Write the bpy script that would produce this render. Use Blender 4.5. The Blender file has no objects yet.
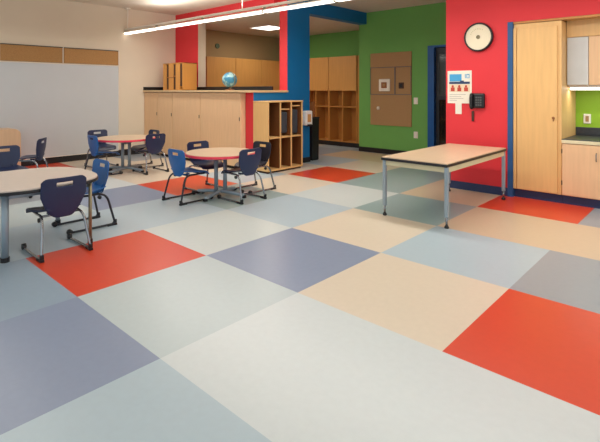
import bpy, bmesh, math, random
from math import sin, cos, pi, radians
from mathutils import Vector, Matrix
random.seed(4)
SC = bpy.context.scene
COL = SC.collection
NG = {'n': 0}

# ------------------------------------------------------------------ materials
def lin(c):
    return tuple(((v/255)/12.92 if v/255 <= .04045 else (((v/255)+.055)/1.055)**2.4) for v in c)
MATS = {}
def mat(name, rgb, rough=.5, metal=0., var=.06, scale=6., spec=.5, emit=0., trans=0., bump=0., stretch=None, coat=0.):
    if name in MATS: return MATS[name]
    m = bpy.data.materials.new(name); m.use_nodes = True
    nt = m.node_tree; b = nt.nodes['Principled BSDF']
    c = lin(rgb)
    tc = nt.nodes.new('ShaderNodeTexCoord'); mp = nt.nodes.new('ShaderNodeMapping')
    nt.links.new(tc.outputs['Object'], mp.inputs['Vector'])
    if stretch: mp.inputs['Scale'].default_value = stretch
    no = nt.nodes.new('ShaderNodeTexNoise'); no.inputs['Scale'].default_value = scale; no.inputs['Detail'].default_value = 5
    nt.links.new(mp.outputs[0], no.inputs['Vector'])
    cr = nt.nodes.new('ShaderNodeValToRGB')
    cr.color_ramp.elements[0].position = .3; cr.color_ramp.elements[1].position = .7
    cr.color_ramp.elements[0].color = (*[v*(1-var) for v in c], 1)
    cr.color_ramp.elements[1].color = (*[min(1, v*(1+var)) for v in c], 1)
    nt.links.new(no.outputs['Fac'], cr.inputs[0]); nt.links.new(cr.outputs[0], b.inputs['Base Color'])
    b.inputs['Roughness'].default_value = rough; b.inputs['Metallic'].default_value = metal
    b.inputs['Specular IOR Level'].default_value = spec
    b.inputs['Coat Weight'].default_value = coat
    if trans: b.inputs['Transmission Weight'].default_value = trans
    if emit:
        b.inputs['Emission Color'].default_value = (*c, 1); b.inputs['Emission Strength'].default_value = emit
    if bump:
        bp = nt.nodes.new('ShaderNodeBump'); bp.inputs['Strength'].default_value = bump; bp.inputs['Distance'].default_value = .01
        nt.links.new(no.outputs['Fac'], bp.inputs['Height']); nt.links.new(bp.outputs[0], b.inputs['Normal'])
    m.diffuse_color = (*c, 1)
    MATS[name] = m
    return m

def wood(name, rgb, rough=.42, axis='z', var=.045):
    st = {'z': (9, 9, .7), 'x': (.7, 9, 9), 'y': (9, .7, 9)}[axis]
    return mat(name, rgb, rough, var=var, scale=3.5, stretch=st)

M_WALL = mat('beige_paint', (222, 207, 184), .85, var=.02, scale=2)
M_TANWALL = mat('tan_paint', (180, 154, 112), .85, var=.02, scale=2)
M_CEIL = mat('ceiling_tile', (220, 210, 194), .9, var=.03, scale=9)
M_RED = mat('red_paint', (222, 48, 56), .6, var=.02, scale=2)
M_GREEN = mat('green_paint', (108, 170, 84), .7, var=.03, scale=2)
M_LIME = mat('lime_paint', (142, 186, 40), .6, var=.03, scale=2)
M_BLUE = mat('blue_paint', (0, 110, 170), .55, var=.02, scale=2)
M_NAVYTRIM = mat('navy_trim', (36, 52, 92), .5, var=.05)
M_BLACKTRIM = mat('black_rubber_base', (26, 26, 28), .5, var=.1)
M_MAPLE = wood('maple_laminate', (232, 190, 146))
M_MAPLE2 = wood('golden_maple', (230, 184, 120))
M_MAPLEX = wood('maple_edge', (218, 186, 142), axis='x')
M_OAK = wood('amber_and_dimmed_maple', (200, 140, 70))  # amber wood; on back-zone cabinets it is maple darkened for dim light
M_DIMMAPLE = wood('dimmed_maple_laminate', (214, 158, 88))  # maple darkened to carry the dim light of the back zone
M_OAKD = wood('brown_oak', (150, 92, 44))
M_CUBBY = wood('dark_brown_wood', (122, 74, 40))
M_SLOT = mat('dark_brown_and_slot_shade', (70, 42, 26), .6, var=.2)  # dark brown; in the sorter it stands in for shade inside the slots
M_NAVY = mat('navy_plastic', (30, 42, 76), .38, var=.05, scale=20)
M_ROYAL = mat('royal_blue_plastic', (24, 92, 156), .35, var=.05, scale=20)
M_CHROME = mat('chrome_tube', (150, 152, 155), .22, metal=.9, var=.03)
M_DKTUBE = mat('dark_metal_tube', (58, 60, 66), .3, metal=.7, var=.05)
M_GREYMET = mat('grey_painted_steel', (150, 165, 175), .4, metal=.2, var=.04)
M_TOP = mat('taupe_laminate', (205, 190, 178), .35, var=.03, scale=20)
M_TOP2 = mat('tan_laminate', (208, 182, 152), .35, var=.04, scale=20)
M_BLACK = mat('black_plastic', (22, 22, 25), .4, var=.1)
M_PINK = mat('pink_edge_band', (232, 60, 84), .4, var=.03)
M_WB = mat('whiteboard_surface', (196, 199, 200), .3, var=.015, scale=3)
M_CORK = mat('cork', (172, 128, 78), .85, var=.1, scale=60)
M_PIN = mat('brown_pin_cloth', (170, 134, 90), .85, var=.06, scale=50)
M_WHITE = mat('white_plastic', (238, 236, 230), .4, var=.02)
M_IVORY = mat('ivory_paper', (236, 230, 214), .7, var=.02)
M_CLOCK = mat('clock_dial', (236, 224, 196), .6, var=.02)
M_BRASS = mat('brass_grey', (150, 140, 110), .4, metal=.6, var=.05)
M_GLASS = mat('smoked_glass', (18, 22, 22), .08, var=.5, scale=14, spec=.8)
M_FROST = mat('frosted_panel', (205, 205, 202), .25, var=.03, scale=10)
M_CTOP = mat('charcoal_worktop', (52, 54, 58), .4, var=.12, scale=40)
M_LAMP = mat('lamp_lens', (255, 252, 244), .5, emit=2.5, var=0)
M_LAMP2 = mat('undercabinet_lens', (255, 250, 235), .5, emit=2.5, var=0)
M_FIX = mat('cream_enamel', (232, 222, 208), .5, var=.02)

# ------------------------------------------------------------------ geometry helpers
def new_obj(name, bm, material, parent=None, smooth=False, bevel=0.):
    me = bpy.data.meshes.new(name)
    bmesh.ops.recalc_face_normals(bm, faces=bm.faces)
    bm.to_mesh(me); bm.free()
    mats = material if isinstance(material, (list, tuple)) else [material]
    for m in mats: me.materials.append(m)
    if smooth:
        for p in me.polygons: p.use_smooth = True
    o = bpy.data.objects.new(name, me); COL.objects.link(o)
    if parent: o.parent = parent
    if bevel:
        md = o.modifiers.new('Bevel', 'BEVEL'); md.width = bevel; md.segments = 2; md.limit_method = 'ANGLE'; md.angle_limit = radians(40)
    return o

def bx(bm, x0, x1, y0, y1, z0, z1, mi=0):
    vs = [bm.verts.new((x, y, z)) for x in (x0, x1) for y in (y0, y1) for z in (z0, z1)]
    for f in ((0,1,3,2),(4,6,7,5),(0,4,5,1),(2,3,7,6),(0,2,6,4),(1,5,7,3)):
        fc = bm.faces.new([vs[i] for i in f]); fc.material_index = mi
    return vs

def box(name, x0, x1, y0, y1, z0, z1, m, parent=None, bevel=.004):
    bm = bmesh.new(); bx(bm, x0, x1, y0, y1, z0, z1)
    return new_obj(name, bm, m, parent, bevel=bevel)

def boxes(name, lst, m, parent=None, bevel=.003):
    bm = bmesh.new()
    for b in lst: bx(bm, *b)
    return new_obj(name, bm, m, parent, bevel=bevel)

def cyl(bm, c, r, h, axis='z', n=32, r2=None):
    """cylinder from c along +axis by h"""
    r2 = r if r2 is None else r2
    M = {'z': Matrix.Identity(4), 'y': Matrix.Rotation(-pi/2, 4, 'X'), 'x': Matrix.Rotation(pi/2, 4, 'Y')}[axis]
    a = [bm.verts.new(Vector(c) + M @ Vector((r*cos(2*pi*i/n), r*sin(2*pi*i/n), 0))) for i in range(n)]
    b = [bm.verts.new(Vector(c) + M @ Vector((r2*cos(2*pi*i/n), r2*sin(2*pi*i/n), h))) for i in range(n)]
    bm.faces.new(a[::-1]); bm.faces.new(b)
    for i in range(n):
        j = (i+1) % n; bm.faces.new((a[i], a[j], b[j], b[i]))

def smooth_path(pts, n=6):
    P = [Vector(p) for p in pts]; out = []
    for i in range(len(P)-1):
        p0 = P[max(i-1, 0)]; p1 = P[i]; p2 = P[i+1]; p3 = P[min(i+2, len(P)-1)]
        for k in range(n):
            t = k/n
            out.append(.5*((2*p1)+(-p0+p2)*t+(2*p0-5*p1+4*p2-p3)*t*t+(-p0+3*p1-3*p2+p3)*t**3))
    out.append(P[-1]); return out

def tube(bm, pts, r, n=10):
    rings = []; prev = None
    for i, p in enumerate(pts):
        d = (pts[min(i+1, len(pts)-1)] - pts[max(i-1, 0)]).normalized()
        if prev is None:
            up = Vector((0, 0, 1)) if abs(d.z) < .9 else Vector((1, 0, 0))
            a = d.cross(up).normalized()
        else:
            a = (prev - d*prev.dot(d)).normalized()
        prev = a; b = d.cross(a)
        rings.append([bm.verts.new(p + a*r*cos(2*pi*k/n) + b*r*sin(2*pi*k/n)) for k in range(n)])
    for A, B in zip(rings, rings[1:]):
        for k in range(n):
            j = (k+1) % n; bm.faces.new((A[k], A[j], B[j], B[k]))
    bm.faces.new(rings[0][::-1]); bm.faces.new(rings[-1])

def prism(bm, pts, z0, z1, mi=0):
    a = [bm.verts.new((x, y, z0)) for x, y in pts]; b = [bm.verts.new((x, y, z1)) for x, y in pts]
    bm.faces.new(a[::-1]).material_index = mi; bm.faces.new(b).material_index = mi
    for i in range(len(a)):
        j = (i+1) % len(a); bm.faces.new((a[i], a[j], b[j], b[i])).material_index = mi

def lathe(bm, prof, n=32, c=(0, 0, 0)):
    rings = [[bm.verts.new((c[0]+r*cos(2*pi*k/n), c[1]+r*sin(2*pi*k/n), c[2]+z)) for k in range(n)] for r, z in prof]
    for A, B in zip(rings, rings[1:]):
        for k in range(n):
            j = (k+1) % n; bm.faces.new((A[k], A[j], B[j], B[k]))
    bm.faces.new(rings[0][::-1]); bm.faces.new(rings[-1])

def tag(o, label, cat, group=None, kind=None):
    o['label'] = label; o['category'] = cat
    if group: o['group'] = group
    if kind: o['kind'] = kind
    return o
def thing(name, label, cat, loc=(0, 0, 0), rz=0., group=None):
    o = bpy.data.objects.new(name, None); COL.objects.link(o); o.empty_display_size = .1
    o.location = loc; o.rotation_euler = (0, 0, rz)
    return tag(o, label, cat, group)
def struct(name, lst, m, bevel=0.):
    o = boxes(name, lst, m, None, bevel); o['kind'] = 'structure'; return o
def dup(root, loc, rz, label, group=None, swap=None):
    r = root.copy(); COL.objects.link(r); r.location = loc; r.rotation_euler = (0, 0, rz); r['label'] = label
    if group: r['group'] = group
    for ch in list(root.children):
        c = ch.copy(); COL.objects.link(c); c.parent = r
        for g in ch.children:
            d = g.copy(); COL.objects.link(d); d.parent = c
    return r

# ------------------------------------------------------------------ the room
S = .98
CH = 2.93      # ceiling height
TC = {'W': (206, 213, 214), 'w': (200, 208, 206), 'T': (176, 193, 202), 't': (188, 200, 202), 'S': (138, 150, 174), 's': (148, 166, 182),
      'R': (214, 72, 44), 'B': (218, 204, 184), 'b': (208, 186, 158), 'G': (152, 158, 166), 'g': (150, 170, 170)}
cells = {(-1,0):'T', (0,0):'W', (0,1):'W', (0,-1):'t', (1,-2):'w', (1,-1):'S', (1,0):'B', (2,-1):'B', (2,0):'T', (2,1):'G',
         (3,0):'b', (3,1):'b', (4,0):'R', (4,1):'G', (1,1):'R', (0,-2):'R', (-1,-1):'S', (-1,-2):'s', (1,-3):'T', (2,-2):'T',
         (2,-3):'g', (0,-3):'T', (0,-4):'t', (1,-4):'S', (2,-4):'R', (3,-4):'T', (2,-5):'B', (1,-5):'W', (4,-3):'R', (3,-3):'B',
         (3,-2):'w', (4,-2):'g', (3,-1):'g', (4,-1):'b', (4,-4):'B', (5,-3):'B', (5,-2):'g', (5,-1):'b', (5,-4):'T', (6,-3):'b',
         (6,-2):'B', (6,-4):'b', (7,-5):'T', (1,-7):'R', (2,-7):'B', (2,-6):'B', (1,-6):'S', (0,-5):'G', (0,-6):'T', (0,-7):'G',
         (-1,-3):'T', (-1,-4):'W', (-1,-5):'s', (-2,0):'W', (-1,1):'B', (3,-5):'B', (3,-6):'B', (3,-7):'G'}
order = sorted(TC)
tile_m = [mat('floor_tile_'+n, TC[k], .24, var=.018, scale=26, spec=.4) for n, k in zip(
    ['beige', 'grey', 'red', 'slate', 'teal', 'white', 'tan', 'sage', 'pale_slate', 'pale_teal', 'off_white'], order)]
for m in tile_m:
    nt = m.node_tree; n2 = nt.nodes.new('ShaderNodeTexNoise'); n2.inputs['Scale'].default_value = 3
    mr = nt.nodes.new('ShaderNodeMapRange'); mr.inputs[3].default_value = .27; mr.inputs[4].default_value = .36
    nt.links.new(n2.outputs['Fac'], mr.inputs[0]); nt.links.new(mr.outputs[0], nt.nodes['Principled BSDF'].inputs['Roughness'])
bm = bmesh.new()
rest = 'TBWGbtTs'
for a in range(-4, 9):
    for b in range(-7, 6):
        k = cells.get((a, b), rest[(a*5+b*3) % len(rest)])
        x0 = max(b*S, -6.8); x1 = (b+1)*S; y0 = a*S; y1 = (a+1)*S
        vs = [bm.verts.new(p) for p in ((x0, y0, 0), (x1, y0, 0), (x1, y1, 0), (x0, y1, 0))]
        bm.faces.new(vs).material_index = order.index(k)
bmesh.ops.remove_doubles(bm, verts=bm.verts, dist=.0005)
o = new_obj('floor', bm, tile_m); o['kind'] = 'structure'
md = o.modifiers.new('Solidify', 'SOLIDIFY'); md.thickness = .05; md.offset = -1

YB = 7.65
struct('wall_left', [(-6.9, -6.76, -3.9, 4.55, 0, CH)], M_WALL)
struct('wall_far_left', [(-6.9, -6.76, 4.55, YB+.1, 0, CH)], M_TANWALL)
struct('wall_back', [(-6.76, -3.69, YB, YB+.12, 0, CH)], M_GREEN)
struct('ceiling', [(-6.9, 5.8, -3.9, 4.50, CH, CH+.1), (-3.69, 5.8, 4.50, YB+.1, CH, CH+.1)], M_CEIL)
struct('ceiling_lower', [(-6.76, -3.69, 4.55, YB, 2.70, 2.80)], M_CEIL)
# red pier + lintel of the partition above the counter
o = struct('wall_partition', [(-6.76, -5.92, 4.36, 4.55, 0, CH), (-5.92, -3.69, 4.36, 4.54, 2.70, CH), (-5.92, -3.69, 4.36, 4.54, 0, 1.25)], [M_RED, M_WALL])
for p in o.data.polygons:
    if p.normal.x > .5 and abs(p.center.x+5.92) < .01: p.material_index = 1
# wing wall: low part, full height column, header beam
o = struct('wall_wing', [(-3.69, -3.5, 3.72, 4.50, 0, 1.26), (-3.69, -3.5, 4.50, 5.08, 0, CH), (-3.69, -3.5, 5.08, 6.9, 2.69, CH)], [M_BLUE, M_RED])
for p in o.data.polygons:
    if p.normal.y < -.5 and p.center.y < 4.6: p.material_index = 1
struct('wall_green', [(-3.69, -2.08, 6.9, 7.05, 0, CH), (-2.08, -1.2, 6.9, 7.05, 2.14, CH), (-1.2, -.6, 6.9, 7.05, 0, CH), (-3.69, -3.55, 7.05, YB, 0, CH)], M_GREEN)
XA = .15    # alcove starts
struct('wall_red', [(-.717, .08, 4.69, 4.85, 0, CH), (.08, 3.2, 4.69, 4.85, 2.13, CH), (-.717, -.58, 4.85, 6.9, 0, CH)], M_RED)
struct('wall_alcove', [(.0, 3.2, 5.42, 5.55, 0, 2.2)], M_LIME)
struct('ceiling_alcove', [(.14, 3.2, 4.86, 5.42, 2.135, 2.2)], M_MAPLE2)
struct('trim_1', [(.08, .14, 4.675, 5.42, 0.0, 2.13)], mat('trim_blue', (36, 84, 136), .5))
struct('trim_2', [(.14, 3.2, 4.70, 4.84, 2.105, 2.13)], M_OAK)
struct('baseboard_left', [(-6.76, -6.742, -3.9, 3.60, 0, .12)], M_BLACKTRIM)
struct('baseboard_red', [(-.717, .08, 4.675, 4.69, 0, .10)], M_NAVYTRIM)
struct('baseboard_green', [(-3.69, -2.13, 6.885, 6.9, 0, .10)], M_BLACKTRIM)
struct('baseboard_wing', [(-3.5, -3.488, 4.56, 5.08, 0, .09), (-3.69, -3.488, 5.08, 5.092, 0, .09)], M_BLACKTRIM)
struct('baseboard_back', [(-6.4, -3.69, 7.29, 7.31, 0, .10)], M_BLACKTRIM)

# door in the green wall, blue frame, dark glazed leaf
struct('door_frame', [(-2.09, -1.96, 6.86, 7.06, 0, 2.14), (-1.29, -1.2, 6.86, 7.06, 0, 2.16), (-1.96, -1.29, 6.86, 7.06, 2.10, 2.14)], M_NAVYTRIM, .003)
bpy.data.objects['door_frame'].name = 'door_1'
d1 = bpy.data.objects['door_1']; d1.data.materials[0] = mat('door_blue', (8, 82, 148), .4)
lf = boxes('door_leaf', [(-1.96, -1.90, 6.94, 6.98, 0, 2.10), (-1.38, -1.29, 6.94, 6.98, 0, 2.10), (-1.90, -1.38, 6.94, 6.98, 0, .25), (-1.90, -1.38, 6.94, 6.98, 1.98, 2.10), (-1.90, -1.38, 6.94, 6.98, 1.12, 1.2)],
           mat('dark_bronze', (34, 36, 42), .4), d1)
boxes('pane', [(-1.90, -1.38, 6.955, 6.965, .25, 1.12), (-1.90, -1.38, 6.955, 6.965, 1.2, 1.98)], M_GLASS, lf, 0)
bm = bmesh.new(); tube(bm, smooth_path([(-1.33, 6.94, .95), (-1.33, 6.90, .97), (-1.33, 6.90, 1.2), (-1.33, 6.94, 1.22)]), .01)
new_obj('handle', bm, M_CHROME, lf, True)
struct('wall_corridor', [(-2.3, -.9, 8.2, 8.3, 0, 2.9)], mat('corridor_paint', (120, 120, 90), .8))

# ------------------------------------------------------------------ whiteboard and cork rail on the left wall
t = thing('whiteboard', 'large grey-white marker board filling the left wall below the cork strip', 'whiteboard', (-6.76, 2.06, .12))
box('board_panel', 0, .02, -3.2, 1.0, 0, 1.645, M_WB, t, .002)
boxes('frame', [(0, .03, 1.0, 1.015, 0, 1.66), (0, .03, -3.2, 1.0, 1.645, 1.66), (0, .03, -3.2, 1.0, -.012, 0)], M_FIX, t, .002)
for i, (y0, y1) in enumerate(((1.054, 2.025), (2.05, 3.065))):
    p = thing('cork_panel', ['cork display panel above the whiteboard, the one at the picture\'s left edge', 'cork display panel above the whiteboard, the one nearer the room corner'][i],
              'pin board', (-6.76, y0, 1.79), 0, 'cork panels above the whiteboard')
    box('cork', 0, .02, 0, y1-y0, 0, .27, M_CORK, p, .002)
    box('top_rail', 0, .026, 0, y1-y0, .27, .285, mat('dark_rail', (70, 66, 60), .5), p, .002)
    box('end_strip', 0, .024, y1-y0, y1-y0+.012, 0, .285, M_FIX, p, .002)

# ------------------------------------------------------------------ counter cabinets
yf = 3.62
def cab(x0, x1, label, doors):
    t = thing('base_cabinet', label, 'cabinet', (x0, yf, 0), 0, 'maple cabinets under the tall counter')
    w = x1-x0-.004
    box('body', 0, w, .02, .735, .05, 1.255, M_MAPLE, t)
    box('toe_kick', 0, w, .06, .73, 0, .05, M_BLACKTRIM, t, 0)
    for i, (a, b) in enumerate(doors):
        d = box('door', a*w+.004, b*w-.004, 0, .02, .06, 1.25, M_MAPLE, t, .002)
        box('lock', b*w-.03, b*w-.018, -.008, 0, .80, .86, M_BLACK, d, .002)
    return t
cab(-6.757, -5.70, 'maple cabinet at the far left of the counter against the whiteboard wall', [(0, .5), (.5, 1)])
cab(-5.70, -4.80, 'maple cabinet under the counter directly below the wooden sorter', [(0, 1)])
cab(-4.80, -3.695, 'wide maple cabinet under the counter beside the narrow red end strip', [(0, 1)])
bm = bmesh.new(); prism(bm, [(-6.757, 3.585), (-3.47, 3.585), (-3.47, 4.497), (-3.69, 4.497), (-3.69, 4.357), (-6.757, 4.357)], 1.262, 1.296)
tag(new_obj('countertop', bm, M_MAPLEX, bevel=.004), 'long maple edged countertop running over the cabinets to the blue column', 'countertop')
bm = bmesh.new()
bx(bm, -6.757, -6.735, 3.60, 4.32, 1.297, 1.365); bx(bm, -6.757, -3.70, 4.32, 4.357, 1.297, 1.365)
tag(new_obj('backsplash', bm, M_BLACK, bevel=.003), 'low black backsplash strip along the back of the counter', 'backsplash')

# wooden sorter on the counter
t = thing('paper_sorter', 'amber wooden sorter with slots filled by dark shade blocks standing on the counter left of the globe', 'organizer', (-6.36, 3.82, 1.297))
W_, D_, H_ = .70, .33, .54
boxes('case', [(0, .015, 0, D_, 0, H_), (W_-.015, W_, 0, D_, 0, H_), (0, W_, 0, D_, 0, .015), (0, W_, 0, D_, H_-.015, H_), (0, W_, D_-.01, D_, 0, H_)], M_OAK, t)
for x0, x1 in ((.015, .12), (.20, .37), (.45, .60)): box('bin_front', x0, x1, .004, D_-.012, .015, H_-.015, M_OAK, t, 0)
for x0, x1, z0 in ((.12, .20, .015), (.37, .45, .015), (.60, .685, .08)): box('slot_shade', x0, x1, .012, D_-.012, z0, H_-.03, M_SLOT, t, 0)  # solid dark blocks standing in for the shade inside open slots
for x0, x1, z in ((.12, .20, .25), (.37, .45, .27), (.20, .37, .24)): box('shelf', x0, x1, .002, D_-.012, z, z+.018, M_OAKD, t, 0)

# globe
t = thing('globe', 'pale blue desk globe on a small stand on the counter', 'globe', (-4.36, 3.93, 1.297))
bm = bmesh.new(); bmesh.ops.create_uvsphere(bm, u_segments=32, v_segments=20, radius=.132, matrix=Matrix.Translation((0, 0, .185)))
gm = bpy.data.materials.new('globe_map'); gm.use_nodes = True
nt = gm.node_tree; b = nt.nodes['Principled BSDF']; no = nt.nodes.new('ShaderNodeTexNoise'); no.inputs['Scale'].default_value = 9; no.inputs['Detail'].default_value = 6
tc = nt.nodes.new('ShaderNodeTexCoord'); nt.links.new(tc.outputs['Object'], no.inputs['Vector'])
cr = nt.nodes.new('ShaderNodeValToRGB'); cr.color_ramp.interpolation = 'LINEAR'
cr.color_ramp.elements[0].position = .5; cr.color_ramp.elements[0].color = (*lin((60, 130, 160)), 1)
cr.color_ramp.elements[1].position = .56; cr.color_ramp.elements[1].color = (*lin((150, 190, 190)), 1)
nt.links.new(no.outputs['Fac'], cr.inputs[0]); nt.links.new(cr.outputs[0], b.inputs['Base Color']); b.inputs['Roughness'].default_value = .3
new_obj('sphere', bm, gm, t, True)
bm = bmesh.new(); pts = [Vector((.143*cos(a), 0, .185+.143*sin(a))) for a in [radians(-95+i*10) for i in range(19)]]
tube(bm, pts, .006, 8); new_obj('meridian_arm', bm, M_BRASS, t, True)
bm = bmesh.new(); lathe(bm, [(.085, 0), (.085, .01), (.03, .02), (.014, .035), (.012, .052)]); new_obj('base', bm, M_OAKD, t, True)

# ------------------------------------------------------------------ cubby shelf against the wing wall
t = thing('cubby_shelf', 'tall maple cubby shelf with dark open bays against the blue wing wall', 'shelf', (-3.495, 3.71, 0))
Wy, Dx, Hz = .80, .345, 1.105
box('side_panel', 0, Dx, 0, .025, .03, Hz, M_MAPLE2, t)
box('side_panel', 0, Dx, Wy-.025, Wy, .03, Hz, M_MAPLE2, t)
box('top', 0, Dx+.006, -.004, Wy+.004, Hz, Hz+.022, M_MAPLE2, t)
box('bottom', 0, Dx, .025, Wy-.025, .03, .055, M_MAPLE2, t)
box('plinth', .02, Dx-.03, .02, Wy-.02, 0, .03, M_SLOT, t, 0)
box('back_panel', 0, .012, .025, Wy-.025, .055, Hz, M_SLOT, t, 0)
bw = (Wy-.05)/3
for i in (1, 2):
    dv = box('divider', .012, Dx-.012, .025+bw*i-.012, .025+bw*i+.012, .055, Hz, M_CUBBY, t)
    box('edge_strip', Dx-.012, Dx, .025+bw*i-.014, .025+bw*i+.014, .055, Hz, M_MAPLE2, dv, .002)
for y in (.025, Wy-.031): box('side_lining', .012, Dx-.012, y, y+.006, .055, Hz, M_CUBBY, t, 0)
for i in range(3): box('shelf', .012, Dx-.002, .025+bw*i+.016, .025+bw*(i+1)-.016, .535, .56, M_MAPLE2, t)
box('shelf', .012, Dx-.03, .025+bw+.014, .025+2*bw-.014, .98, 1.0, M_MAPLE2, t)
box('shelf', .012, Dx-.03, .025+2*bw+.014, .025+3*bw-.014, 1.03, 1.05, M_MAPLE2, t)
# bags hung in two bays
for i, (y, z0, z1, lb) in enumerate(((.025+bw*1.5, .60, .95, 'dark grey bag hanging in the middle upper bay of the cubby shelf'), (.025+bw*2.5, .58, .98, 'dark grey bag hanging in the right upper bay of the cubby shelf'))):
    bm = bmesh.new(); bx(bm, -3.42, -3.20, 3.71+y-.09, 3.71+y+.09, z0, z1)
    o = new_obj('hanging_bag', bm, mat('grey_cloth', (62, 66, 72), .9, var=.2, scale=12), bevel=.03); o.modifiers['Bevel'].segments = 4
    for f in o.data.polygons: f.use_smooth = True
    tag(o, lb, 'bag', 'bags in the cubby shelf')
    bm = bmesh.new(); tube(bm, smooth_path([(-3.30, 3.71+y-.03, z1-.01), (-3.305, 3.71+y-.02, z1+.025), (-3.305, 3.71+y+.02, z1+.025), (-3.30, 3.71+y+.03, z1-.01)]), .006, 8)
    new_obj('loop', bm, M_BLACK, o, True)

# dispenser on the column and bin beyond
t = thing('paper_dispenser', 'white paper dispenser on the blue column', 'dispenser', (-3.5, 4.97, .67))
box('case', 0, .09, -.09, .09, 0, .26, M_WHITE, t, .015)
box('window', .088, .094, -.045, .045, .06, .2, mat('amber_window', (214, 160, 96), .3), t, .004)
box('lever', .06, .11, -.05, .05, -.02, .02, M_BLACK, t, .004)
t = thing('waste_bin', 'tall black waste bin standing just beyond the blue column', 'bin', (-3.62, 5.28, 0))
bm = bmesh.new(); lathe(bm, [(.12, 0), (.13, .02), (.14, .77), (.15, .78), (.15, .80), (.13, .80), (.12, .06)], 4); 
o = new_obj('body', bm, M_BLACK, t, bevel=.01); o.rotation_euler = (0, 0, pi/4)
t = thing('cardboard_sheet', 'folded brown cardboard sticking up out of the black waste bin', 'cardboard', (-3.62, 5.28, .10))
boxes('sheet', [(-.05, .085, -.03, -.018, 0, .98), (-.03, .07, .0, .012, 0, .86)], mat('cardboard', (150, 92, 44), .8, var=.1), t)

# ------------------------------------------------------------------ lockers and cabinets of the back zone, dimness put into their wood colour
def locker(x0, x1, label):
    t = thing('coat_locker', label, 'locker', (x0, 7.3, 0), 0, 'wooden coat lockers along the back wall')
    w = x1-x0-.004
    box('case_side', 0, .02, .0, .345, .10, 2.08, M_OAK, t, 0); box('case_side', w-.02, w, .0, .345, .10, 2.08, M_OAK, t, 0)
    box('base', .0, w, .02, .345, 0, .10, M_BLACKTRIM, t, 0)
    box('back_panel', .02, w-.02, .33, .345, .10, 1.3, M_OAK, t, 0)
    box('divider', w/2-.012, w/2+.012, .0, .33, .12, 1.29, M_OAK, t, 0)
    box('shelf', .02, w-.02, .0, .33, .90, .925, M_OAK, t, 0); box('shelf', .02, w-.02, .0, .33, .10, .12, M_OAK, t, 0)
    box('upper_box', .02, w-.02, .0, .345, 1.29, 2.08, M_OAK, t, 0)
    box('door', .004, w-.004, -.02, -.002, 1.285, 2.08, M_DIMMAPLE, t)
    for sx in (.25, .75):
        bm = bmesh.new(); tube(bm, smooth_path([(w*sx, .33, .84), (w*sx, .28, .82), (w*sx, .27, .85)]), .005, 8); new_obj('coat_hook', bm, M_BLACK, t, True)
    return t
locker(-4.84, -4.03, 'dim-toned wooden coat locker unit beside the green wall, at the right end of the row')
locker(-5.65, -4.84, 'dim-toned wooden coat locker unit just right of the blue column, second from the green wall')
locker(-6.40, -5.65, 'dim-toned wooden coat locker unit in the back corner behind the red and blue column')
box('filler', -4.026, -3.70, 7.31, 7.62, .0, 2.08, M_OAK); tag(bpy.data.objects['filler'], 'narrow dim-toned filler panel between the lockers and the green wall', 'panel')
bpy.data.objects['filler'].name = 'filler_panel'
for y0, y1, lb in ((4.92, 5.75, 'dim-toned tall cabinet seen over the counter, directly behind the sorter and the pier'), (5.75, 6.58, 'dim-toned tall cabinet seen over the counter behind the globe'),
                   (6.58, 7.28, 'dim-toned tall cabinet seen over the counter next to the red jamb')):
    t = thing('tall_cabinet', lb, 'cabinet', (-6.755, y0, 0), 0, 'tall cabinets on the far left wall')
    w = y1-y0-.004
    box('body', 0, .345, 0, w, .1, 2.05, M_OAK, t); box('toe_kick', 0, .30, 0, w, 0, .1, M_BLACKTRIM, t, 0)
    box('door', .345, .363, .004, w-.004, .12, 2.05, M_DIMMAPLE, t)
bm = bmesh.new(); cyl(bm, (-6.76, 5.48, 2.34), .06, .03, 'x', 24)
tag(new_obj('wall_thermostat', bm, mat('green_grey_plastic', (92, 112, 84), .5), bevel=.006), 'small round grey-green sensor high on the tan wall', 'sensor')
t = thing('ceiling_lamp', 'recessed white ceiling light panel in the lowered ceiling', 'ceiling light', (-5.45, 5.92, 2.70))
box('lens', -.30, .30, -.28, .28, -.012, -.002, M_LAMP, t, 0)
boxes('frame', [(-.32, .32, -.30, -.28, -.015, 0), (-.32, .32, .28, .30, -.015, 0), (-.32, -.30, -.28, .28, -.015, 0), (.30, .32, -.28, .28, -.015, 0)], M_FIX, t, 0)

# ------------------------------------------------------------------ green wall fittings
t = thing('pin_board', 'tall brown pin board of framed panels on the green wall', 'pin board', (-3.39, 6.9, .58))
box('panel', 0, .95, -.02, 0, 0, 1.48, M_PIN, t, .003)
gm2 = mat('grey_brown_frame', (112, 104, 98), .5)
o = boxes('frame', [(0, .95, -.03, -.02, 1.175, 1.19), (0, .95, -.03, -.02, .625, .64), (.0, .014, -.03, -.02, .64, 1.175), (.936, .95, -.03, -.02, .64, 1.175), (.575, .60, -.034, -.02, .64, 1.175)], gm2, t, .002)
bm = bmesh.new()
cyl(bm, (.2, -.02, .35), .035, -.02, 'y', 20); new_obj('knob', bm, M_IVORY, t, True)
t = thing('wall_speaker', 'square white framed intercom on the brown pin board', 'speaker', (-3.04, 6.88, 1.40))
box('plate', -.13, .13, -.03, -.002, -.125, .125, M_IVORY, t, .03); box('grille', -.065, .065, -.04, -.03, -.06, .06, M_OAKD, t, .015); box('cone', -.03, .03, -.046, -.04, -.03, .03, M_PIN, t, .01)
t = thing('wall_socket', 'small dark square socket on the brown pin board right of the intercom', 'socket', (-2.658, 6.88, 1.39))
box('plate', -.055, .055, -.02, -.002, -.06, .06, M_SLOT, t, .005); box('insert', -.03, .03, -.026, -.02, -.035, .035, M_BLACK, t, .003)
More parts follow.
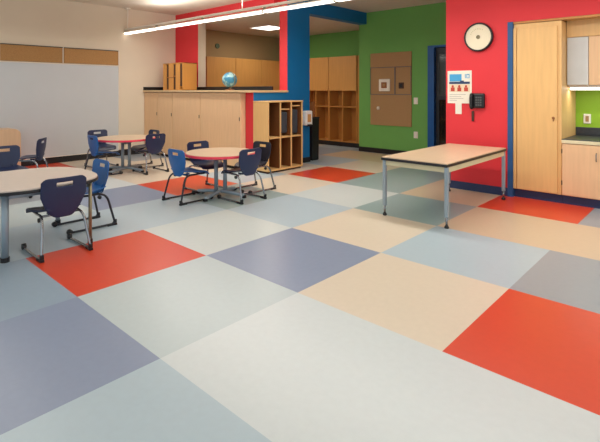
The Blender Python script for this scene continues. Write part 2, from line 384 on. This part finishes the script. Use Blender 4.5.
for z, lb in ((1.09, 'ivory oval switch plate on the green wall right of the pin board, upper one'), (.43, 'ivory oval outlet plate low on the green wall, below the other plate')):
    t = thing('wall_plate', lb, 'wall plate', (-2.352, 6.9, z), 0, 'ivory plates on the green wall')
    box('plate', -.045, .045, -.014, 0, -.065, .065, M_IVORY, t, .012); box('insert', -.016, .016, -.019, -.014, -.03, .03, M_WHITE, t, .003)

# ------------------------------------------------------------------ red wall fittings
t = thing('wall_clock', 'round wall clock with black rim and cream dial on the red wall', 'clock', (-.27, 4.69, 1.975))
bm = bmesh.new()
n = 48; prof = [(.178, 0), (.185, -.03), (.180, -.05), (.165, -.052), (.163, -.04)]
rings = [[bm.verts.new((r*cos(2*pi*k/n), y, r*sin(2*pi*k/n))) for k in range(n)] for r, y in prof]
for A, B in zip(rings, rings[1:]):
    for k in range(n): bm.faces.new((A[k], A[(k+1) % n], B[(k+1) % n], B[k]))
bm.faces.new(rings[0]); new_obj('rim', bm, M_BLACK, t, True)
bm = bmesh.new(); cyl(bm, (0, -.03, 0), .166, -.006, 'y', 48); new_obj('dial', bm, M_CLOCK, t)
bm = bmesh.new(); cyl(bm, (0, -.036, 0), .024, -.008, 'y', 24); new_obj('hub', bm, M_BRASS, t, True)
bm = bmesh.new()
for k in range(9):
    a = radians(60+k*12); c = Vector((.105*cos(a), -.0375, .105*sin(a)))
    vs = bx(bm, -.004, .004, -.001, .001, -.008, .008)
    for v in vs: v.co = Matrix.Rotation(-(a-pi/2), 3, 'Y') @ v.co + c
new_obj('dial_marks', bm, mat('pale_brass', (205, 196, 150), .5), t)

t = thing('wall_poster', 'white paper poster with a blue picture and red figures on the red wall', 'poster', (-.53, 4.69, 1.125))
box('sheet', -.163, .163, -.006, 0, 0, .43, M_IVORY, t, .001)
boxes('picture_sky', [(-.135, .03, -.0075, -.006, .29, .385)], mat('print_blue', (70, 160, 210), .6), t, 0)
boxes('picture_band', [(-.14, .14, -.0075, -.006, .255, .285), (.01, .06, -.0078, -.006, .28, .30)], mat('print_navy', (34, 56, 96), .6), t, 0)
boxes('picture_ground', [(-.14, .14, -.0075, -.006, .15, .25)], mat('print_sand', (232, 208, 176), .6), t, 0)
for x in (-.09, 0.0, .09):
    bm = bmesh.new(); cyl(bm, (x, -.0075, .225), .016, -.002, 'y', 12); bx(bm, x-.026, x+.026, -.0095, -.0075, .16, .21)
    new_obj('picture_figure', bm, mat('print_red', (190, 66, 48), .6), t)
bm = bmesh.new()
for i, w in enumerate((.22, .16, .19, .1)): bx(bm, -.135, -.135+w, -.0072, -.006, .115-i*.026, .121-i*.026)
new_obj('print_lines', bm, mat('print_grey', (176, 166, 158), .6), t)
bm = bmesh.new()
for b_ in ((.075, .085, .33, .385), (.095, .135, .375, .385), (.095, .105, .33, .385), (.125, .135, .33, .385), (.095, .135, .33, .338)): bx(bm, b_[0], b_[1], -.0075, -.006, b_[2], b_[3])
new_obj('corner_mark', bm, MATS['print_blue'], t)
tag(box('paper_tag', -.585, -.50, 4.683, 4.69, .985, 1.125, M_IVORY, None, .001), 'small blank white tag hanging below the poster on the red wall', 'tag')
t = thing('wall_phone', 'black wall telephone on the red wall right of the poster', 'telephone', (-.29, 4.69, 1.05))
box('cradle', -.09, .10, -.05, 0, .02, .21, M_BLACK, t, .02)
bm = bmesh.new(); tube(bm, smooth_path([(-.05, -.055, .025), (-.055, -.08, .04), (-.055, -.08, .175), (-.05, -.055, .195)]), .02, 12); new_obj('handset', bm, M_BLACK, t, True)
bm = bmesh.new()
for r in range(4):
    for c in range(3): bx(bm, -.01+c*.028, .01+c*.028, -.056, -.05, .05+r*.032, .07+r*.032)
new_obj('keypad', bm, mat('key_grey', (88, 88, 88), .5), t)
bm = bmesh.new(); bx(bm, -.365, -.335, 4.672, 4.69, .90, 1.03)
tag(new_obj('wall_bracket', bm, M_SLOT, bevel=.005), 'narrow dark brown bracket on the red wall just below the telephone', 'bracket')

# ------------------------------------------------------------------ alcove cabinets
t = thing('tall_storage_cabinet', 'tall golden maple storage cabinet in the alcove beside the blue corner trim', 'cabinet', (.142, 4.71, 0))
box('body', 0, .52, .0, .70, .10, 2.10, M_MAPLE2, t)
box('toe_kick', 0, .52, .03, .68, 0, .10, M_NAVYTRIM, t, 0)
box('stile', .0, .035, -.02, 0, .11, 2.05, M_MAPLE2, t, .002)
dr = box('door', .042, .478, -.02, -.001, .11, 2.04, M_MAPLE2, t, .003)
bm = bmesh.new(); cyl(bm, (.44, -.02, .98), .014, -.015, 'y', 16); bx(bm, .436, .444, -.03, -.02, .94, .98); new_obj('lock', bm, M_OAKD, dr)
for x0, x1, lb in ((.665, 1.06, 'maple base cabinet under the worktop next to the tall alcove cabinet'), (1.06, 1.9, 'maple base cabinet under the worktop cut off by the picture\'s right edge')):
    t = thing('base_cabinet', lb, 'cabinet', (x0, 4.71, 0), 0, 'alcove base cabinets')
    w = x1-x0-.004
    box('body', 0, w, 0, .70, .10, .709, M_MAPLE, t); box('toe_kick', 0, w, .03, .68, 0, .10, M_NAVYTRIM, t, 0)
    d = box('door', .008, w-.012, -.02, -.001, .11, .69, M_MAPLE, t, .003)
    bm = bmesh.new(); tube(bm, smooth_path([(w-.05, -.02, .52), (w-.05, -.045, .53), (w-.05, -.045, .60), (w-.05, -.02, .61)]), .005, 8); new_obj('handle', bm, M_CHROME, d, True)
    for z in (.22, .58): box('hinge', -.0, .008, -.024, -.018, z, z+.05, M_BLACK, d, 0)
bm = bmesh.new(); bx(bm, .666, 3.1, 4.70, 5.417, .712, .742); bx(bm, .666, 3.1, 5.39, 5.417, .742, .84, 0)
o = tag(new_obj('worktop', bm, M_CTOP, bevel=.003), 'charcoal worktop with pale front edge in the alcove', 'worktop')
box('front_edge', .666, 3.1, 4.682, 4.70, .697, .733, mat('pale_edge', (226, 214, 176), .5), o, .003)
t = thing('wall_cabinet', 'wall cabinet with a frosted left door above the alcove worktop', 'cabinet', (.665, 4.95, 1.36))
box('body', 0, 1.2, .0, .46, 0, .76, M_MAPLE2, t)
box('door', .005, .22, -.02, -.001, .0, .555, M_FROST, t, .003)
box('door', .226, .62, -.02, -.001, .0, .555, M_MAPLE, t, .003); box('door', .625, 1.19, -.02, -.001, .0, .555, M_MAPLE, t, .003)
box('valance', .0, 1.2, -.02, -.001, .56, .76, M_MAPLE2, t, .003)
t = thing('undercabinet_light', 'white strip light under the alcove wall cabinet', 'strip light', (.67, 5.0, 1.30))
box('housing', 0, 1.19, 0, .1, .03, .058, M_WHITE, t); box('lens', .01, 1.18, .005, .095, -.0, .03, M_LAMP2, t, .01)
t = thing('outlet_plate', 'white outlet plate on the lime backsplash above the worktop', 'outlet', (.785, 5.42, .945))
box('plate', -.04, .04, -.012, 0, -.06, .06, M_IVORY, t, .008); box('insert', -.018, .018, -.017, -.012, -.035, .035, M_PIN, t, .006)

# ------------------------------------------------------------------ pendant light
def pendant(y, label, x0=-6.75, x1=3.6):
    t = thing('linear_pendant_light', label, 'pendant light', (x0, y, 2.385), radians(1.6), 'linear pendant lights')
    L = x1-x0
    box('upper_rail', 0, L, -.022, .022, .10, .135, M_FIX, t, .004)
    box('housing', 0, L, -.05, .05, .052, .068, M_FIX, t, .004)
    n_ = 0; x = 0.0
    for e in (1.13, 2.50, 3.93, 5.2, 6.5, 7.8, 9.1, L):
        if e > L: break
        box('lamp_lens', x+.01, e-.02, -.045, .045, .024, .05, M_LAMP, t, .008)
        boxes('joint', [(e-.02, e+.01, -.035, .035, .02, .052), (e-.02, e+.01, -.02, .02, .068, .10)], M_BRASS, t, 0); x = e
    for hx in (.08, L/3, 2*L/3, L-.08):
        bm = bmesh.new(); cyl(bm, (hx, 0, .135), .008, CH-2.385-.135, 'z', 10); cyl(bm, (hx, 0, CH-2.385-.03), .05, .029, 'z', 20)
        new_obj('hanger_rod', bm, M_FIX, t)
    return t
pendant(3.22, 'long white linear pendant light hanging below the ceiling across the room')
pendant(0.3, 'added second linear pendant light, unseen beyond the frame, brightening the front of the room')  # unseen fixture added to brighten the front of the room

# ------------------------------------------------------------------ tables
def squircle(r, e, n=64):
    out = []
    for k in range(n):
        a = 2*pi*k/n; c_, s_ = cos(a), sin(a)
        q = (abs(c_)**e+abs(s_)**e)**(-1/e); out.append((r*q*c_, r*q*s_))
    return out
t = thing('activity_table', 'taupe rounded activity table with black edge nearest the camera at left', 'table', (-2.36, .14, 0))
bm = bmesh.new(); prism(bm, squircle(.505, 2.8), .525, .552); new_obj('tabletop', bm, M_TOP, t, bevel=.004)
bm = bmesh.new(); prism(bm, squircle(.512, 2.8), .515, .540); new_obj('edge_band', bm, M_BLACK, t, bevel=.004)
for x, y, r, m in ((.41, .35, .014, M_BRASS), (.37, -.27, .026, M_GREYMET), (-.40, .38, .02, M_GREYMET), (-.38, -.36, .02, M_GREYMET)):
    bm = bmesh.new(); cyl(bm, (x, y, .03), r, .486, 'z', 16); lg = new_obj('leg', bm, m, t, True)
    bm = bmesh.new(); cyl(bm, (x, y, 0), r+.006, .035, 'z', 16); new_obj('foot_cap', bm, M_BLACK, lg)
boxes('apron', [(.36, .38, -.25, .34, .47, .516), (-.40, .39, .345, .365, .47, .516), (-.40, -.38, -.34, .345, .47, .516), (-.38, .36, -.29, -.27, .47, .516)], M_GREYMET, t)

def pedestal_table(loc, r, label):
    t = thing('round_table', label, 'table', loc, 0, 'round tables with pink edges')
    bm = bmesh.new(); cyl(bm, (0, 0, .515), r-.008, .026, 'z', 64); new_obj('tabletop', bm, M_TOP2, t, bevel=.003)
    bm = bmesh.new(); cyl(bm, (0, 0, .505), r, .03, 'z', 64); new_obj('edge_band', bm, M_PINK, t, bevel=.006)
    rx, ry = .737, .676
    for s in (-.055, .055):
        bm = bmesh.new(); cyl(bm, (s*rx, s*ry, .05), .024, .45, 'z', 20); new_obj('column', bm, M_GREYMET, t, True)
    bm = bmesh.new()
    for a in (20, 110, 200, 290):
        a = radians(a); tube(bm, smooth_path([(0, 0, .055), (.14*cos(a), .14*sin(a), .05), (.33*cos(a), .33*sin(a), .03)]), .022, 10)
    new_obj('pedestal_foot', bm, M_GREYMET, t, True)
    bm = bmesh.new()
    for a in (20, 110, 200, 290):
        a = radians(a); bx(bm, .33*cos(a)-.02, .33*cos(a)+.02, .33*sin(a)-.02, .33*sin(a)+.02, 0, .03)
    new_obj('glide', bm, M_BLACK, t)
    bm = bmesh.new()
    for a in (20, 110, 200, 290):
        a = radians(a); tube(bm, smooth_path([(0, 0, .44), (.15*cos(a), .15*sin(a), .485), (.3*cos(a), .3*sin(a), .495)]), .014, 8)
    new_obj('support_arm', bm, M_GREYMET, t, True)
pedestal_table((-2.545, 2.33, 0), .43, 'round tan table with a pink-red edge in front of the cabinets')
pedestal_table((-5.05, 2.37, 0), .45, 'round table with a pink edge farther back beside the whiteboard wall')

t = thing('work_table', 'rectangular tan work table with black edge and grey legs against the red wall', 'table', (-.235, 3.70, .012))
bm = bmesh.new(); bx(bm, -.355, .355, -.80, .80, .578, .60); new_obj('tabletop', bm, M_TOP2, t, bevel=.004)
bm = bmesh.new(); bx(bm, -.36, .36, -.805, .805, .563, .590); new_obj('edge_band', bm, M_BLACK, t, bevel=.004)
boxes('apron', [(-.35, .35, -.775, -.755, .51, .563), (-.35, .35, .755, .775, .51, .563), (-.35, -.33, -.755, .755, .51, .563), (.33, .35, -.755, .755, .51, .563)], mat('cream_steel', (206, 196, 160), .45), t)
for x in (-.355, .32):
    for y in (-.785, .75):
        lg = box('leg', x, x+.035, y, y+.035, .09, .563, M_GREYMET, t, .004)
        bm = bmesh.new(); cyl(bm, (x+.0175, y+.0175, .01), .011, .09, 'z', 14); new_obj('leg_extension', bm, M_CHROME, lg, True)
        bm = bmesh.new(); lathe(bm, [(.020, 0), (.022, .012), (.012, .032)], 16, (x+.0175, y+.0175, -.012)); new_obj('glide', bm, M_BLACK, lg, True)

# ------------------------------------------------------------------ chairs (front is +Y, origin on floor under the seat)
def back_mesh():
    bm = bmesh.new(); NU, NV = 22, 18; g = []
    for j in range(NV+1):
        v = j/NV; row = []
        for i in range(NU+1):
            u = i/NU*2-1
            w = .115 + .055*min(1, v/.5)**.75
            top = .315 - .03*max(0, (abs(u)-.72)/.28)**2.2
            bot = .0 + .06*max(0, (abs(u)-.35)/.65)**2.2
            z = bot + (top-bot)*v
            x = u*w
            y = -.035*(z/.3) - .018*(1-u*u)
            row.append(bm.verts.new((x, y, z)))
        g.append(row)
    for j in range(NV):
        for i in range(NU):
            if j in (14, 15) and 7 <= i <= 14: continue
            bm.faces.new((g[j][i], g[j][i+1], g[j+1][i+1], g[j+1][i]))
    for v in bm.verts: v.co += Vector((0, -.15, .298))
    return bm
def seat_mesh():
    bm = bmesh.new(); NU, NV = 16, 16; g = []
    for j in range(NV+1):
        v = j/NV; row = []
        for i in range(NU+1):
            u = i/NU*2-1
            w = .13 + .055*min(1, v/.5)
            x = u*w*(1-.10*max(0, (v-.8)/.2)**2*abs(u))
            y = -.175 + .36*v - .03*max(0, (abs(u)-.7)/.3)**2*v
            z = .335 + .018*u*u*(1-.5*v) - .045*max(0, (v-.78)/.22)**2 + .02*(1-v)**4
            row.append(bm.verts.new((x, y, z)))
        g.append(row)
    for j in range(NV):
        for i in range(NU): bm.faces.new((g[j][i], g[j][i+1], g[j+1][i+1], g[j+1][i]))
    return bm
def make_chair(shell, frame, label):
    t = thing('school_chair', label, 'chair', (0, 0, 0), 0, 'school chairs around the tables')
    b = new_obj('backrest', back_mesh(), shell, t, True)
    s = new_obj('seat', seat_mesh(), shell, t, True)
    for o in (b, s):
        md = o.modifiers.new('Solidify', 'SOLIDIFY'); md.thickness = .011; md.offset = 0
        md = o.modifiers.new('Bevel', 'BEVEL'); md.width = .0035; md.segments = 2; md.limit_method = 'ANGLE'
    for sx in (-1, 1):
        bm = bmesh.new(); tube(bm, smooth_path([(sx*.08, -.06, .322), (sx*.08, -.12, .322), (sx*.08, -.152, .335), (sx*.08, -.164, .39)]), .010, 10)
        new_obj('back_bracket', bm, shell, t, True)
    for sx in (-1, 1):
        bm = bmesh.new()
        p = smooth_path([(sx*.13, .12, .315), (sx*.14, 0, .314), (sx*.145, -.11, .312), (sx*.158, -.17, .27), (sx*.17, -.205, .15), (sx*.182, -.232, .04)])
        tube(bm, p, .0105, 10)
        tube(bm, smooth_path([(sx*.182, -.232, .04), (sx*.183, -.215, .018), (sx*.183, -.17, .014), (sx*.178, .18, .014)]), .0105, 10)
        lg = new_obj('leg', bm, frame, t, True)
        bm = bmesh.new(); prism(bm, [(sx*.182-.016, -.255), (sx*.182+.016, -.255), (sx*.184+.014, -.16), (sx*.184-.014, -.16)], 0, .02)
        prism(bm, [(sx*.182-.014, -.252), (sx*.182+.014, -.252), (sx*.182+.014, -.225), (sx*.182-.014, -.225)], .02, .055)
        new_obj('rear_foot_cap', bm, M_BLACK, lg, bevel=.005)
        bm = bmesh.new(); cyl(bm, (sx*.178-.014, .18, .024), .024, .028, 'x', 18); new_obj('front_roller', bm, M_BLACK, lg, True)
    for xx, yy in ((.135, .07), (.145, -.11)):
        bm = bmesh.new(); tube(bm, [Vector((-xx, yy, .312)), Vector((xx, yy, .312))], .009, 8); new_obj('crossbar', bm, frame, t, True)
    bm = bmesh.new(); cyl(bm, (-.163, -.10, .285), .018, .018, 'x', 14); new_obj('bumper', bm, M_BLACK, t, True)
    return t
navy = royal = None
# facing: -X -> rz=pi/2 ; +X -> -pi/2 ; -Y -> pi ; +Y -> 0.  rear feet sit .24 behind the origin
ch = [  # x, y, facing deg (0 = +Y), colour, label
 (-2.01, .235, 90, 'n', 'navy school chair seen from behind in front of the nearest table'),
 (-2.49, .64, 180, 'r', 'royal blue school chair at the right end of the nearest table, with arched dark legs'),
 (-2.66, 1.96, 0, 'r', 'royal blue school chair at the left of the pink-edged table nearest the cabinets'),
 (-2.25, 2.40, 90, 'n', 'navy school chair seen from behind at the front right of the centre round table'),
 (-2.50, 2.80, 180, 'k', 'dark school chair at the right of the centre round table, nearest the cubby shelf'),
 (-2.98, 2.43, -90, 'n', 'navy school chair behind the centre round table, only its top showing'),
 (-5.03, 2.01, 0, 'r', 'royal blue school chair at the left of the far round table'),
 (-5.75, 2.30, -90, 'n', 'navy school chair behind the royal blue one at the far round table'),
 (-4.72, 2.60, 90, 'n', 'navy school chair at the right of the far round table, front one of two'),
 (-5.22, 2.78, 180, 'n', 'navy school chair at the far round table, behind the front one on the right'),
 (-4.30, .52, -90, 'n', 'navy school chair behind the nearest table, cut by the left edge of the picture'),
 (-5.27, 1.02, 142, 'n', 'navy school chair seen sideways between the nearest table and the whiteboard'),
]
protos = {}
SH = {'n': M_NAVY, 'r': M_ROYAL, 'k': mat('near_black_plastic', (26, 29, 44), .4)}
FR = {'n': M_CHROME, 'r': M_DKTUBE, 'k': M_CHROME}
for x, y, deg, c, lb in ch:
    if c not in protos:
        o = protos[c] = make_chair(SH[c], FR[c], lb); o.location = (x, y, 0); o.rotation_euler = (0, 0, radians(deg))
    else:
        dup(protos[c], (x, y, 0), radians(deg), lb)

# low tan cabinet with rounded end by the left wall
t = thing('low_bookcase', 'low tan round-cornered bookcase standing before the whiteboard at the left edge', 'bookcase', (-6.3, .35, 0))
bm = bmesh.new(); prof = [(0, .02), (.88, .02)] + [(.88-.10+.10*cos(radians(a)), .58+.10*sin(radians(a))) for a in range(0, 91, 15)] + [(0, .68)]
a = [bm.verts.new((0, y, z)) for y, z in prof]; b = [bm.verts.new((-.36, y, z)) for y, z in prof]
bm.faces.new(a); bm.faces.new(b[::-1])
for i in range(len(a)): j = (i+1) % len(a); bm.faces.new((a[i], a[j], b[j], b[i]))
new_obj('case', bm, wood('tan_veneer', (214, 176, 138)), t, bevel=.006)
box('plinth', -.34, -.02, .02, .86, 0, .02, M_BLACK, t, 0); box('door_seam', -.001, .003, .02, .028, .03, .66, M_OAKD, t, 0)

# ------------------------------------------------------------------ lights
def area(loc, sx, sy, power, rot=(0, 0, 0), col=(1, .985, .95)):
    l = bpy.data.lights.new('lamp', 'AREA'); l.shape = 'RECTANGLE'; l.size = sx; l.size_y = sy; l.energy = power; l.color = col
    o = bpy.data.objects.new('lamp_light', l); COL.objects.link(o); o.location = loc; o.rotation_euler = rot; return o
for y in (3.22, .3):  # the nearer row belongs to the added, unseen pendant
    area((-1.4, y+.15, 2.38), 9., .1, 75 if y > 1 else 30, (0, 0, radians(1.6)))
    area((-1.4, y+.15, 2.56), 9., .1, 56 if y > 1 else 28, (pi, 0, 0))
area((-5.45, 5.92, 2.66), .5, .5, 12, col=(1, .9, .75))
area((1.2, 5.05, 1.29), 1.1, .08, 2.5)
w = bpy.data.worlds.new('World'); SC.world = w; w.use_nodes = True
bg = w.node_tree.nodes['Background']; bg.inputs[0].default_value = (.84, .93, 1.0, 1); bg.inputs[1].default_value = .98

# ------------------------------------------------------------------ camera
cam = bpy.data.cameras.new('Camera'); co = bpy.data.objects.new('Camera', cam); COL.objects.link(co)
co.location = (2.0, -1.18, 1.30); co.rotation_euler = (pi/2, 0, radians(42.5))
cam.sensor_width = 36; cam.lens = 458.6/600*36; cam.shift_y = -(221-90.1)/600; cam.clip_start = .05
SC.camera = co
vs = SC.view_settings; vs.view_transform = 'Standard'; vs.look = 'None'; vs.gamma = 1; vs.use_curve_mapping = False; vs.exposure = 0.15
